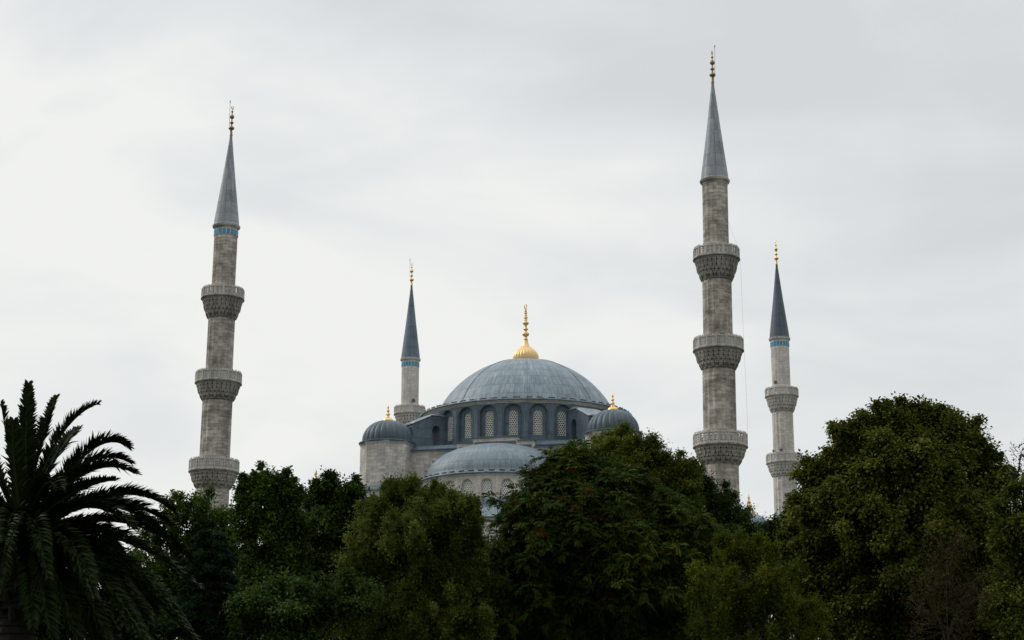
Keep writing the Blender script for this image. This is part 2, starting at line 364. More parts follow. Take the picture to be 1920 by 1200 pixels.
def make_balcony(root, ztop, rs, R, rup, hcor, style, ms, mc, mrail, rng, hr=1.1):
    """ztop: top of parapet; rs: shaft radius below; R: outer radius; rup: shaft radius above"""
    bal = MB(); zf = ztop - hr
    # floor slab with moulded edge
    bal.lathe([(rup*0.9, zf-0.02), (R-0.02, zf-0.02), (R+0.06, zf-0.06), (R+0.06, zf-0.12), (R-0.04, zf-0.16), (R-0.10, zf-0.22), (rs, zf-0.24)], 32)
    zb = zf - 0.20; n_t = 4
    # moulded neck rings below the corbels
    bal.lathe([(rs+0.005, zb-hcor-0.28), (rs+0.04, zb-hcor-0.24), (rs+0.04, zb-hcor-0.2), (rs+0.01, zb-hcor-0.17),
               (rs+0.01, zb-hcor-0.1), (rs+0.09, zb-hcor-0.02), (rs+0.09, zb-hcor+0.08), (rs, zb-hcor+0.12)], 32)
    b = bal.build('balcony', mc, root)
    co = MB(); hh = hcor / n_t
    prof = []; N = 28; rb0 = rs + 0.10
    for j in range(n_t):
        f0 = (j / n_t) ** 0.72; f1 = ((j+1) / n_t) ** 0.72
        r0 = rb0 + (R - 0.12 - rb0) * f0; r1 = rb0 + (R - 0.12 - rb0) * f1
        z1 = zb - hcor + hh * (j + 1)
        prof += [(r0 - 0.14, z1 - hh), (r0 - 0.12, z1 - 0.04), (r1 - 0.2, z1)]
        co.lathe([(r0-0.05, z1-0.09), (r1, z1-0.09), (r1+0.02, z1-0.005), (r0-0.05, z1)], 56)
        for k in range(N):
            a = 2 * pi * (k + 0.5 * (j == 1)) / N
            Mx = Rz(a); w1 = pi * r1 / N * 0.84; w0 = w1 * 0.5
            drop = hh * ((1.45 if k % 2 == 0 else 0.9) if j in (0, 2) else 0.9)
            zt = z1 - 0.07
            co.hexa([(-w0, -r0-0.01, zt-drop), (w0, -r0-0.01, zt-drop), (w0, -r0+0.2, zt-drop), (-w0, -r0+0.2, zt-drop),
                     (-w1, -r1+0.03, zt-hh*0.45), (w1, -r1+0.03, zt-hh*0.45), (w1, -r0+0.2, zt-hh*0.45), (-w1, -r0+0.2, zt-hh*0.45)], Mx)
            co.box(-w1, w1, -r1+0.03, -r0+0.2, zt-hh*0.45, zt, Mx)
    co.lathe(prof, 44)
    co.build('corbel', mc, b)
    # parapet of pierced panels
    pa = MB(); N = 16; Rm = R - 0.05
    for k in range(N):
        a = 2 * pi * k / N; Mx = Rz(a); hw = Rm * math.tan(pi / N)
        yo = -Rm; yi = -Rm + 0.12
        pa.box(-hw-0.02, hw+0.02, yo-0.03, yi+0.02, zf, zf+0.16, Mx)
        pa.box(-hw-0.02, hw+0.02, yo-0.03, yi+0.02, ztop-0.15, ztop-0.02, Mx)
        Mp = Rz(a + pi / N); rp = Rm / cos(pi / N)
        pa.box(-0.075, 0.075, -rp-0.03, -rp+0.13, zf, ztop, Mp)
        z0, z1 = zf + 0.16, ztop - 0.15
        if style == 'solid':
            pa.box(-hw, hw, yo+0.03, yi, z0, z1, Mx)
            pa.box(-hw*0.25, hw*0.25, yo-0.005, yo+0.03, z0+0.1, z1-0.1, Mx)
        elif style == 'cross':
            nx, ny = 2, 4; ww = 2 * hw - 0.12
            bx = ww / nx * 0.42
            for i in range(nx + 1):
                xc = -ww/2 + ww * i / nx; e = 1.0 if 0 < i < nx else 1.4
                pa.box(xc - bx*e/2, xc + bx*e/2, yo+0.02, yi, z0, z1, Mx)
            for i in range(ny + 1):
                zc = z0 + (z1 - z0) * i / ny; hb = (z1 - z0) / ny * 0.34
                pa.box(-hw, hw, yo+0.025, yi-0.005, max(z0, zc-hb/2), min(z1, zc+hb/2), Mx)
        else:
            nx, ny = 5, 6; ww = 2 * hw - 0.1; open_ = (k % 2 == 0) or style == 'fine'
            e = 0.42 if open_ else 0.55
            for i in range(nx + 1):
                xc = -ww/2 + ww * i / nx; bx = ww / nx * e
                pa.box(xc-bx/2, xc+bx/2, yo+0.02, yi, z0, z1, Mx)
            for i in range(ny + 1):
                zc = z0 + (z1 - z0) * i / ny; hb = (z1 - z0) / ny * e
                pa.box(-hw, hw, yo+0.025, yi-0.005, max(z0, zc-hb/2), min(z1, zc+hb/2), Mx)
        # small crest points along the rail
        for s_ in (-0.75, -0.25, 0.25, 0.75):
            if rng.random() < 0.08: continue
            xc = s_ * hw; q = 0.055
            pa.hexa([(xc-q, yo+0.01, ztop-0.02), (xc+q, yo+0.01, ztop-0.02), (xc+q, yi-0.02, ztop-0.02), (xc-q, yi-0.02, ztop-0.02),
                     (xc-q*0.6, yo+0.03, ztop+0.13), (xc+q*0.6, yo+0.03, ztop+0.13), (xc+q*0.6, yi-0.04, ztop+0.13), (xc-q*0.6, yi-0.04, ztop+0.13)], Mx)
    pa.build('parapet', mrail, b)
    # door onto the balcony, away from the park
    return b

def horn(mb, p, d, s=0.35):
    p = Vector(p); d = Vector(d).normalized()
    mb.tube([p, p + d*0.4*s, p + d*0.7*s, p + d*s], [0.12*s, 0.14*s, 0.3*s, 0.52*s], 12)

SECT = [1.25, 1.42, 1.58, 1.70]
RAILZ = [43.2, 34.15, 24.85]
RAILR = [2.24, 2.40, 2.56]
def make_minaret(label, px, py, D, lean, styles, near, tiles, spire, fin, rod, speakers, cable=None, seed=1, ks=1.0):
    rng = random.Random(seed)
    base = 5.6
    zr = at(px, py, D).z
    p = at(px, py, D)
    root = empty('minaret', (p.x - lean * (zr - base), D, base), label, 'minaret', 'minarets around the mosque')
    root.rotation_euler = (0, lean, 0)
    ms = M['stone_near'] if near else M['stone_pale']
    mc = M['stone_carved'] if near else M['stone_pale_carved']
    mr_ = M['stone_rail'] if near else M['stone_pale']
    sh = MB()
    hc = [1.75, 1.45, 1.35]
    def flute(nf, amp):
        return lambda a, j: 1 - amp * abs(sin(nf * a / 2))
    # shaft sections, top to bottom, lightly fluted
    top = 50.05
    zs = [(top, RAILZ[0]-1.35, SECT[0]), (RAILZ[0]-1.6, RAILZ[1]-1.35, SECT[1]), (RAILZ[1]-1.6, RAILZ[2]-1.35, SECT[2]), (RAILZ[2]-1.6, 11.0, SECT[3])]
    for i, (z1, z0, r) in enumerate(zs):
        nf = 16
        sh.lathe([(r*1.02, z0), (r*1.005, z0+0.35), (r, z1)], 96, mod=flute(nf, 0.055 if i in (1, 2) else 0.02), uref=r)
        if i < 3:   # moulded ring just above each balcony floor
            sh.lathe([(r, z0), (r+0.10, z0+0.02), (r+0.10, z0+1.15), (r+0.03, z0+1.3), (r+0.06, z0+1.62), (r+0.02, z0+1.8), (r-0.02, z0+1.85)], 32, uref=r)
    # cornice carrying the spire
    sh.lathe([(SECT[0], 49.75), (SECT[0]+0.03, 49.9), (SECT[0]+0.2, 50.05), (SECT[0]+0.24, 50.22), (SECT[0]+0.02, 50.32)], 40)
    # tapering transition and polygonal foot
    sh.lathe([(2.7, 0), (2.7, 8.6), (2.55, 9.0), (1.72, 12.0)], 12, uref=2.7)
    for z in (9.0,):
        sh.lathe([(2.6, z-0.3), (2.8, z-0.2), (2.8, z), (2.55, z+0.15)], 12, uref=2.7)
    sh.build('shaft', ms, root)
    for k in range(3):
        make_balcony(root, RAILZ[k], SECT[k+1], RAILR[k], SECT[k], hc[k], styles[k], ms, mc, mr_, rng, (1.0, 1.08, 1.15)[k])
    if tiles:
        tb = MB(); N = 18
        tb.lathe([(SECT[0]+0.02, 49.05), (SECT[0]+0.02, 49.75)], 36)
        o = tb.build('tile_band', M['stone_trim'], root)
        t2 = MB()
        for k in range(N):
            Mx = Rz(2*pi*k/N); w = 0.165; r = SECT[0] + 0.035
            t2.box(-w, w, -r-0.01, -r+0.1, 49.12, 49.68, Mx)
        t2.build('blue_tiles', M['tile_blue'], o)
    sp = MB()
    kz = lambda z: 50.24 + (z - 50.24) * ks
    sp.lathe([(r_, kz(z_)) for r_, z_ in [(SECT[0]+0.2, 50.24), (SECT[0]+0.19, 50.30), (1.36, 50.40), (1.31, 50.9), (0.70, 55.6), (0.17, 60.1), (0.12, 60.8), (0.0, 60.9)]], 24, uref=1.25)
    for k in range(12):
        pass
    sp.build('spire', M[spire], root)
    fi = MB()
    if fin == 'gold': mat = M['gold']
    else: mat = M['brass_old']
    fs_ = lambda z: kz(60.55) + (z - 60.55) * 0.83
    fi.lathe([(r_, fs_(z_)) for r_, z_ in [(0.17, 60.55), (0.13, 61.0), (0.09, 61.3), (0.27, 61.45), (0.33, 61.6), (0.27, 61.75), (0.09, 61.88), (0.08, 62.15), (0.19, 62.28), (0.22, 62.36), (0.18, 62.45),
              (0.07, 62.6), (0.06, 62.85), (0.20, 63.0), (0.255, 63.18), (0.2, 63.38), (0.07, 63.52), (0.05, 63.75), (0.12, 63.85), (0.13, 63.92), (0.1, 63.98), (0.04, 64.05), (0.03, 64.35), (0.01, 64.4)]], 16)
    f = fi.build('finial', mat, root, True)
    cr = MB(); crescent(cr, 63.65 + kz(60.55) - 60.55, 0.17, 0.05, 1.1 if near else 0.6); cr.build('crescent', mat, f)
    if rod:
        rd = MB(); x = rod * 0.30
        rd.tube([(x*0.35, 0, 60.9), (x*0.8, 0, 61.8), (x*0.95, 0, 64.45)], 0.022, 5)
        rd.tube([(x*0.1, 0, 62.6), (x*0.9, 0, 62.6)], 0.018, 4)
        rd.tube([(x*0.95, 0, 64.4), (x*0.95, 0, 64.6)], [0.05, 0.05], 6)
        rd.build('lightning_rod', M['iron'], root).location = (0, 0, kz(60.55) - 60.55)
    for (a, z, s_) in speakers:
        hm = MB(); r = SECT[0] if z > 43 else SECT[1]
        for da in (0,):
            b = radians(a) + da
            horn(hm, ((r)*sin(b), -(r)*cos(b), z), (sin(b), -cos(b), -0.05), s_)
        hm.build('loudspeaker', M['speaker'], root)
    if cable:
        cb = MB(); cb.tube(cable, 0.007, 4); cb.build('cable', M['speaker'], root)
    return root

make_minaret('tall grey stone minaret with blue tile band under its spire, furthest left, three balconies',
             413.7, 637, 175.2, 0.0085, ('cross', 'mixed', 'fine'), True, True, 'lead_spire_grey', 'old', -1,
             [(75, 34.2, 0.3)], None, 3)
make_minaret('tallest weathered grey minaret without tile band, rising beside the centre tree, three balconies',
             1345.1, 570, 160.0, 0.0085, ('cross', 'mixed', 'cross'), True, False, 'lead_spire_grey', 'old', 1,
             [], [(1.3, 0, 46.0), (1.7, 0, 44.6), (2.15, 0, 43.5), (2.34, 0, 42.0), (2.40, 0, 38), (2.46, 0, 34), (2.55, 0, 30), (2.62, 0, 27), (2.62, 0, 24.9)], 5)
make_minaret('slender pale stone minaret with dark blue spire, standing by the big plane tree at right',
             1464.5, 710, 227.2, 0.0, ('solid', 'solid', 'solid'), False, True, 'lead_spire_dark', 'gold', 0,
             [(-35, 43.9, 0.5), (-60, 34.6, 0.4), (-20, 34.6, 0.4)], None, 7, 1.025)
make_minaret('pale stone minaret with blue-grey spire rising behind the left corner turret of the mosque',
             769.3, 700, 240.0, 0.0, ('solid', 'solid', 'solid'), False, True, 'lead_spire_mid', 'gold', -1,
             [(20, 43.9, 0.55)], None, 9, 1.07)

# ------------------------------------------------------------------ mosque
GB = 5.6
mosque = empty('mosque', (1.65, 199.0, GB), 'large domed stone mosque with lead roofs and gilded finials behind the park trees', 'mosque', None, None, radians(-14.2))

def arch_panel(mb, Mx, x0, x1, z0, z1, hw, h0, hs, y, n=12):
    def quad(a, b, c, d): mb.add([(a[0], y, a[1]), (b[0], y, b[1]), (c[0], y, c[1]), (d[0], y, d[1])], [(0, 1, 2, 3)], None, Mx)
    quad((x0, z0), (-hw, z0), (-hw, z1), (x0, z1)); quad((hw, z0), (x1, z0), (x1, z1), (hw, z1))
    if h0 > z0 + 1e-4: quad((-hw, z0), (hw, z0), (hw, h0), (-hw, h0))
    for i in range(n):
        a = pi - pi * i / n; b = pi - pi * (i + 1) / n
        quad((hw*cos(a), hs + hw*sin(a)), (hw*cos(b), hs + hw*sin(b)), (hw*cos(b), z1), (hw*cos(a), z1))
def arch_outline(hw, h0, hs, n=12):
    return [(-hw, h0)] + [(hw*cos(pi - pi*i/n), hs + hw*sin(pi - pi*i/n)) for i in range(n+1)] + [(hw, h0)]
def reveal(mb, Mx, hw, h0, hs, y0, y1, n=12):
    o = arch_outline(hw, h0, hs, n); N = len(o)
    vs = [(x, y0, z) for x, z in o] + [(x, y1, z) for x, z in o]
    mb.add(vs, [(i, (i+1) % N, N + (i+1) % N, N + i) for i in range(N)], None, Mx)
def lattice(mb, Mx, hw, h0, hs, y, cell=0.2, hole=0.64, th=0.05):
    """white plaster screen pierced with hexagonal holes, framed by a plain rim"""
    top = hs + hw
    def inside(x, z, m=0.0):
        if z < h0 + m: return False
        if z <= hs: return abs(x) < hw - m
        return hypot(x, z - hs) < hw - m
    rim = 0.07
    o = arch_outline(hw, h0, hs, 12); N = len(o)
    cx, cz = 0, (h0 + top) / 2
    q = []
    for x, z in o:
        if z <= hs: q.append((x - rim*(1 if x > 0 else -1), z + (rim if z <= h0 + 1e-6 else 0)))
        else:
            k = (hw - rim) / hw; q.append((x*k, hs + (z-hs)*k))
    vs = [(x, y, z) for x, z in o] + [(x, y, z) for x, z in q]
    mb.add(vs, [(i, (i+1) % N, N+(i+1) % N, N+i) for i in range(N)], None, Mx)
    dx = cell; dz = cell * 0.866; r = dx / sqrt(3)
    nz = int((top - h0) / dz) + 2; nx = int(hw / dx) + 2
    for j in range(nz):
        zc = h0 + rim + dz * (j + 0.3)
        for i in range(-nx, nx + 1):
            xc = (i + 0.5 * (j % 2)) * dx
            if not inside(xc, zc, 0.04): continue
            O = []; I = []; I2 = []
            for k in range(6):
                a = radians(30 + 60*k)
                O.append((xc + r*cos(a), y, zc + r*sin(a)))
                I.append((xc + r*hole*cos(a), y, zc + r*hole*sin(a)))
                I2.append((xc + r*hole*cos(a), y + th, zc + r*hole*sin(a)))
            O = [(max(-hw, min(hw, p[0])), p[1], p[2]) for p in O]
            mb.add(O + I + I2, [(k, (k+1) % 6, 6+(k+1) % 6, 6+k) for k in range(6)] + [(6+k, 6+(k+1) % 6, 12+(k+1) % 6, 12+k) for k in range(6)], None, Mx)
def window(Mx, hw, h0, hs, y, cell=0.2, hole=0.64):
    a = MB(); lattice(a, None, hw, h0, hs, 0, cell, hole)
    w = a.build('window', M['plaster'], mosque)
    w.matrix_local = Mx @ Matrix.Translation((0, y, 0))
    b = MB(); o = arch_outline(hw + 0.02, h0 - 0.02, hs)
    b.add([(x, 0.10, z) for x, z in o], [tuple(range(len(o)))])
    b.build('pane', M['glass'], w)
    return w

# central body under the drum, with lead deck
Z = lambda z: z - GB
body = MB()
body.box(-12.9, 12.9, -12.9, 12.9, Z(18), Z(33.9))
body.build('wall', M['stone_wall'], mosque)
deck = MB()
deck.hexa([(-13.25, -13.25, Z(33.9)), (13.25, -13.25, Z(33.9)), (13.25, 13.25, Z(33.9)), (-13.25, 13.25, Z(33.9)),
           (-12.2, -12.2, Z(34.45)), (12.2, -12.2, Z(34.45)), (12.2, 12.2, Z(34.45)), (-12.2, 12.2, Z(34.45))])
deck.box(-13.3, 13.3, -13.3, 13.3, Z(33.78), Z(33.897))
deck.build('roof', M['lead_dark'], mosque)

# drum: 28 bays, a window in each except the four diagonal ones that carry the buttresses
RD = 12.12; drum = MB(); BA = radians(13.55)
hw_b = RD * math.tan(BA / 2)
def pilaster(th):
    Mx = Rz(th); rp = RD / cos(BA / 2)
    drum.hexa([(-0.24, -rp-0.10, Z(34.5)), (0.24, -rp-0.10, Z(34.5)), (0.30, -rp+0.1, Z(34.5)), (-0.30, -rp+0.1, Z(34.5)),
               (-0.24, -rp-0.06, Z(38.4)), (0.24, -rp-0.06, Z(38.4)), (0.30, -rp+0.1, Z(38.6)), (-0.30, -rp+0.1, Z(38.6))], Mx)
for q in range(4):
    Mx = Rz(q*pi/2 + pi/4); w = RD * math.tan(pi/4 - 3*BA) + 0.1
    drum.add([(-w, -RD+0.01, Z(34.3)), (w, -RD+0.01, Z(34.3)), (w, -RD+0.01, Z(38.95)), (-w, -RD+0.01, Z(38.95))], [(0, 1, 2, 3)], None, Mx)
    for k in range(-3, 4): pilaster(q*pi/2 + k*BA)
    for k in range(6):
        Mx = Rz(q*pi/2 + (k - 2.5) * BA)
        arch_panel(drum, Mx, -hw_b, hw_b, Z(34.3), Z(38.95), 1.0, Z(34.85), Z(37.80), -RD)
        reveal(drum, Mx, 1.0, Z(34.85), Z(37.80), -RD, -RD + 0.42)
        arch_panel(drum, Mx, -1.02, 1.02, Z(34.8), Z(38.85), 0.50, Z(35.38), Z(37.73), -RD + 0.42)
        reveal(drum, Mx, 0.50, Z(35.38), Z(37.73), -RD + 0.42, -RD + 0.66)
        window(Mx, 0.49, Z(35.39), Z(37.72), -RD + 0.54, 0.245, 0.70)
        o = arch_outline(1.05, Z(34.9), Z(37.80), 14)
        drum.tube([Mx @ Vector((x, -RD, z)) for x, z in o], 0.045, 5)
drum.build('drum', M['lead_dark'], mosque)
cor = MB()
cor.lathe([(RD-0.1, Z(38.85)), (12.15, Z(38.93)), (12.22, Z(39.05)), (12.36, Z(39.12)), (12.42, Z(39.26)), (12.1, Z(39.30))], 112)
cor.build('cornice', M['stone_trim'], mosque)

def dome_profile(R, rise, z0, n=26, crown=0.0):
    """segmental dome"""
    rho = (R * R + rise * rise) / (2 * rise); zc = z0 + rise - rho
    a1 = math.asin(min(1, R / rho))
    if rise > R * 0.999: a1 = pi / 2
    return [(rho * sin(a1 * (1 - j / n)) + (0.02 if j == n else 0), zc + rho * cos(a1 * (1 - j / n))) for j in range(n + 1)]
def ellip_profile(R, rise, z0, n=22, pw=1.0):
    return [(max(0.02, R * cos(pi/2 * j/n) ** pw), z0 + rise * sin(pi/2 * j/n)) for j in range(n + 1)]

md = MB()
rho = 11.72; zc_ = Z(46.45) - rho; a1_ = math.asin(10.85 / rho)
pr = [(rho*sin(a1_*(1-j/30)) + (0.02 if j == 30 else 0), zc_ + rho*cos(a1_*(1-j/30))) for j in range(31)]
md.lathe([(12.2, Z(39.18)), (12.62, Z(39.24)), (12.64, Z(39.36)), (12.3, Z(39.44)), (10.95, Z(39.62)), (10.93, zc_ + rho*cos(a1_) - 0.05)] + pr, 112, uref=11.8)
mdome = md.build('main_dome', M['lead_dome'], mosque, True)
# raised batten seams
bt = MB()
for k in range(8):
    a = 2*pi*(k+0.32)/8
    pts = [((r+0.02)*sin(a), -(r+0.02)*cos(a), z+0.02) for r, z in pr[:-1]]
    bt.tube(pts, 0.03, 5)
bt.build('batten', M['lead_dome'], mdome)
def ring_parts(name, mat, parent, R, z, n, a0, a1, L, h, skip=None):
    """a row of separate little plates round an eave, each a part of its own"""
    mb = MB(); mb.box(-L/2, L/2, -0.07, 0.06, 0, h); first = None
    for k in range(n):
        if skip and k % skip == skip - 1: continue
        a = a0 + (a1 - a0) * (k + 0.5) / n
        if first is None: o = first = mb.build(name, mat, parent)
        else: o = first.copy(); COL.objects.link(o); o.parent = parent
        o.location = (R*sin(a), -R*cos(a), z); o.rotation_euler = (0, 0, a)
ring_parts('snow_guard', M['iron'], mdome, 12.45, Z(39.46), 60, 0, 2*pi, 0.8, 0.09)
ring_parts('guard_plate', M['stone_rail'], mdome, 12.50, Z(39.42), 40, 0, 2*pi, 0.22, 0.16)

# main gilded finial: ribbed onion base and stacked knobs
mf = MB()
on = [(1.46, Z(46.15)), (1.54, Z(46.5)), (1.56, Z(46.8)), (1.50, Z(47.1)), (1.36, Z(47.4)), (1.13, Z(47.68)), (0.83, Z(47.92)), (0.54, Z(48.15)), (0.34, Z(48.45)), (0.24, Z(48.95))]
mf.lathe(on, 144, mod=lambda a, j: 1 - 0.075 * (1 if j < 7 else 0.3) * (1 - abs(sin(12 * a))) ** 1.2)
fz = Z(49.0)
def knob(zc, r, h): return [(0.15, zc-h*0.62), (r*0.55, zc-h*0.5), (r*0.9, zc-h*0.27), (r, zc), (r*0.9, zc+h*0.27), (r*0.55, zc+h*0.5), (0.15, zc+h*0.62)]
pk = [(0.24, fz), (0.26, fz+0.08), (0.17, fz+0.2)] + knob(fz+0.68, 0.42, 0.5) + knob(fz+1.30, 0.30, 0.30) + [(0.14, fz+1.7)] + knob(fz+2.05, 0.38, 0.42) + [(0.2, fz+2.4)] + knob(fz+2.72, 0.24, 0.28) + knob(fz+3.3, 0.21, 0.2) + [(0.1, fz+3.6), (0.14, fz+3.68), (0.06, fz+3.8), (0.03, fz+4.0)]
mf.lathe(pk, 24)
fo = mf.build('finial', M['gold_bright'], mdome, True)
cr = MB(); crescent(cr, fz+3.85, 0.28, 0.09, 1.3); cr.build('crescent', M['gold'], mdome)

# diagonal buttresses with arched passage next to the drum
def slab(mb, Mx, ra, rb, ba, bb, ta, tb, hw, hwt=None):
    hwt = hwt or hw
    mb.hexa([(-hw, -rb, bb), (hw, -rb, bb), (hw, -ra, ba), (-hw, -ra, ba), (-hwt, -rb, tb), (hwt, -rb, tb), (hwt, -ra, ta), (-hwt, -ra, ta)], Mx)
for q in range(4):
    Mx = Rz(pi/4 + q*pi/2); bb = MB(); hw = 1.62
    r0, r1 = 12.4, 13.4; hsp = Z(36.6); rad = (r1-r0)/2; n = 8
    top = lambda r: Z(38.75) - max(0, r-13.2)*0.05
    for i in range(n):
        xa = r0 + (r1-r0)*i/n; xb = r0 + (r1-r0)*(i+1)/n
        za = hsp + sqrt(max(0, rad*rad-(xa-r0-rad)**2)); zb = hsp + sqrt(max(0, rad*rad-(xb-r0-rad)**2))
        slab(bb, Mx, xa, xb, za, zb, Z(38.2), Z(38.15), hw)
    slab(bb, Mx, 11.6, r0, Z(34.2), Z(34.2), Z(38.2), Z(38.2), hw)
    slab(bb, Mx, r1, 15.9, Z(34.2), Z(34.2), Z(38.15), Z(37.0), hw)
    slab(bb, Mx, 15.9, 17.4, Z(34.2), Z(34.2), Z(36.7), Z(36.3), 1.3)
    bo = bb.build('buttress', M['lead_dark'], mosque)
    cc = MB()
    slab(cc, Mx, 11.6, 13.6, Z(38.2), Z(38.2), Z(38.85), Z(38.35), hw+0.12, 1.25)
    cc.build('coping', M['lead_dome'], bo); cc = MB()
    slab(cc, Mx, 13.6, 16.05, Z(38.15), Z(37.0), Z(38.33), Z(37.15), hw+0.12, 1.25)
    cc.build('coping', M['lead_dome'], bo)

# four corner turrets
def turret_finial(mb, z, s, r=0.5):
    mb.lathe([(0.62*s, z-0.1), (0.60*s, z+0.10*s), (0.45*s, z+0.3*s), (0.22*s, z+0.45*s), (0.12*s, z+0.6*s), (0.25*s, z+0.78*s), (0.12*s, z+0.93*s), (0.09*s, z+1.05*s),
              (0.2*s, z+1.17*s), (0.09*s, z+1.3*s), (0.07*s, z+1.5*s), (0.12*s, z+1.6*s), (0.05*s, z+1.72*s), (0.03, z+1.95*s), (0.0, z+2.0*s)], 16)
for (sx, sy) in ((-1, -1), (1, -1), (1, 1), (-1, 1)):
    T = Matrix.Translation((12.9*sx + 0.05, 13.0*sy, -0.40)) @ Matrix.Rotation(radians(14.2), 4, 'Z')
    t = MB()
    t.lathe([(3.08, Z(29.7)), (3.05, Z(34.8)), (3.14, Z(34.9)), (3.2, Z(35.05)), (2.8, Z(35.12))], 8, uref=3.1)
    t.lathe([(3.9, Z(17)), (3.9, Z(29.3)), (3.95, Z(29.45))], 8, uref=3.8)
    to = t.build('turret', M['stone_wall'], mosque); to.matrix_local = T
    l = MB()
    l.lathe([(4.1, Z(29.36)), (4.1, Z(29.48)), (3.23, Z(30.0))], 8)
    l.build('ledge', M['lead_dark'], to)
    l = MB(); l.lathe([(3.0, Z(35.0)), (3.24, Z(35.06)), (3.24, Z(35.15)), (2.85, Z(35.26))], 32)
    l.build('eaves', M['lead_dark'], to)
    d = MB()
    d.lathe([(2.86, Z(35.2))] + ellip_profile(2.86, 2.35, Z(35.45), 16, 0.92), 192, mod=lambda a, j: 1 - 0.065 * (1 - abs(sin(12*a))) ** 1.5)
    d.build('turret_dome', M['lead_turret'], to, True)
    f = MB(); turret_finial(f, Z(37.72), 1.0); f.build('finial', M['gold'], to, True)

# stepped arch fronts and half domes on all four sides
def side(q):
    A = Matrix.Rotation(q*pi/2, 4, 'Z')
    c0 = -0.12 if q == 0 else 0.0
    st = MB(); pn = MB(); cps = []
    steps = [(-2.6, 2.6, 34.75), (2.6, 4.4, 34.25), (4.4, 6.0, 33.45), (6.0, 7.1, 32.3), (7.1, 7.9, 31.2), (7.9, 8.6, 30.2)]
    segs = []
    for a, b, z in steps:
        segs.append((a, b, z))
        if a > 0: segs.append((-b, -a, z))
    for a, b, z in segs:
        st.box(c0+a, c0+b, -13.75, -12.9, Z(24), Z(z), A)
        cp = MB(); cps.append(cp)
        cp.box(c0+a-0.08, c0+b+0.08, -13.95, -12.88, Z(z), Z(z)+0.13, A)
        if abs(a) < 7:
            if a < 0 < b:
                pn.box(c0+a+0.25, c0+b-0.25, -13.82, -13.70, Z(z)-2.2, Z(z)-0.42, A)
            else: pn.box(c0+a+(0.12 if a > 0 else 0.28), c0+b-(0.28 if a > 0 else 0.12), -13.82, -13.70, Z(z)-2.2, Z(z)-0.40, A)
    w = st.build('stepped_arch', M['stone_trim'], mosque)
    for cp in cps: cp.build('coping', M['lead_dark'], w)
    pn.build('panel', M['panel_dark'], w)
    T = A @ Matrix.Translation((c0, -13.2, 0))
    R = 8.45; h = MB()
    prf = ellip_profile(7.85, 3.92, Z(30.1), 20, 1.0)
    h.lathe([(R-0.25, Z(29.55)), (R+0.20, Z(29.62)), (R+0.2, Z(29.74)), (R-0.08, Z(29.82)), (7.92, Z(30.02))] + prf, 72, -pi/2, pi/2)
    hd = h.build('half_dome', M['lead_dome_blue'], mosque, True); hd.matrix_local = T
    if q < 2:
        ring_parts('snow_guard', M['iron'], hd, R+0.03, Z(29.84), 24, -pi/2, pi/2, 0.62, 0.12)
        ring_parts('guard_plate', M['stone_rail'], hd, R+0.05, Z(29.80), 12, -pi/2, pi/2, 0.2, 0.15)
    dr = MB(); R2 = 8.2; nb = 12; hwb = R2 * math.tan(radians(7.5))
    for k in range(nb):
        Mx = Rz(radians(-82.5 + 15*k))
        arch_panel(dr, Mx, -hwb, hwb, Z(26.95), Z(29.5), 0.60, Z(27.02), Z(28.45), -R2)
        reveal(dr, Mx, 0.60, Z(27.02), Z(28.45), -R2, -R2+0.3)
        if 0 < k < nb - 1:
            window(T @ Mx, 0.59, Z(27.03), Z(28.44), -R2+0.28, 0.24, 0.55)
        o = arch_outline(0.66, Z(27.02), Z(28.45), 12)
        dr.tube([Mx @ Vector((x, -R2, z)) for x, z in o], 0.04, 5)
    dr.lathe([(R2, Z(29.40)), (R2+0.12, Z(29.46)), (R2+0.2, Z(29.56)), (R2, Z(29.6))], 72, -pi/2, pi/2)
    dd = dr.build('half_dome_drum', M['stone_trim'], mosque); dd.matrix_local = T
    sk = MB()
    sk.lathe([(R2+0.02, Z(26.97)), (R2+0.10, Z(26.93)), (R2+0.12, Z(26.3)), (R2+0.8, Z(25.9)), (R2+2.6, Z(24.85)), (R2+2.75, Z(24.7)), (R2+2.3, Z(24.6))], 48, -pi/2, pi/2)
    so_ = sk.build('skirt_roof', M['lead_dome'], mosque); so_.matrix_local = T
    wl = MB(); wl.lathe([(R2+2.3, Z(16)), (R2+2.3, Z(24.6))], 48, -pi/2, pi/2)
    wo = wl.build('apse_wall', M['stone_trim'], mosque); wo.matrix_local = T
for q in range(4): side(q)

# the hall itself, mostly hidden by the park trees
hall = MB(); hall.box(-24.8, 24.8, -31.5, 31.5, 0, Z(20.5))
for k in range(-5, 6):
    hall.box(k*4.6-0.45, k*4.6+0.45, -32.0, -31.5, 0, Z(19.5))
ho = hall.build('hall', M['stone_wall'], mosque)
hr_ = MB(); hr_.hexa([(-25.3, -32.2, Z(20.5)), (25.3, -32.2, Z(20.5)), (25.3, 32.2, Z(20.5)), (-25.3, 32.2, Z(20.5)), (-22, -28, Z(21.6)), (22, -28, Z(21.6)), (22, 28, Z(21.6)), (-22, 28, Z(21.6))])
hr_.build('hall_roof', M['lead_dark'], ho)
for k in range(-5, 5):
    for (z0, zs_) in ((9, 12.4), (14.4, 17.2)):
        a = MB(); lattice(a, None, 0.8, Z(z0), Z(zs_), 0, 0.3, 0.6)
        w = a.build('window', M['plaster'], ho); w.location = (k*4.6+2.3, -31.56, 0)
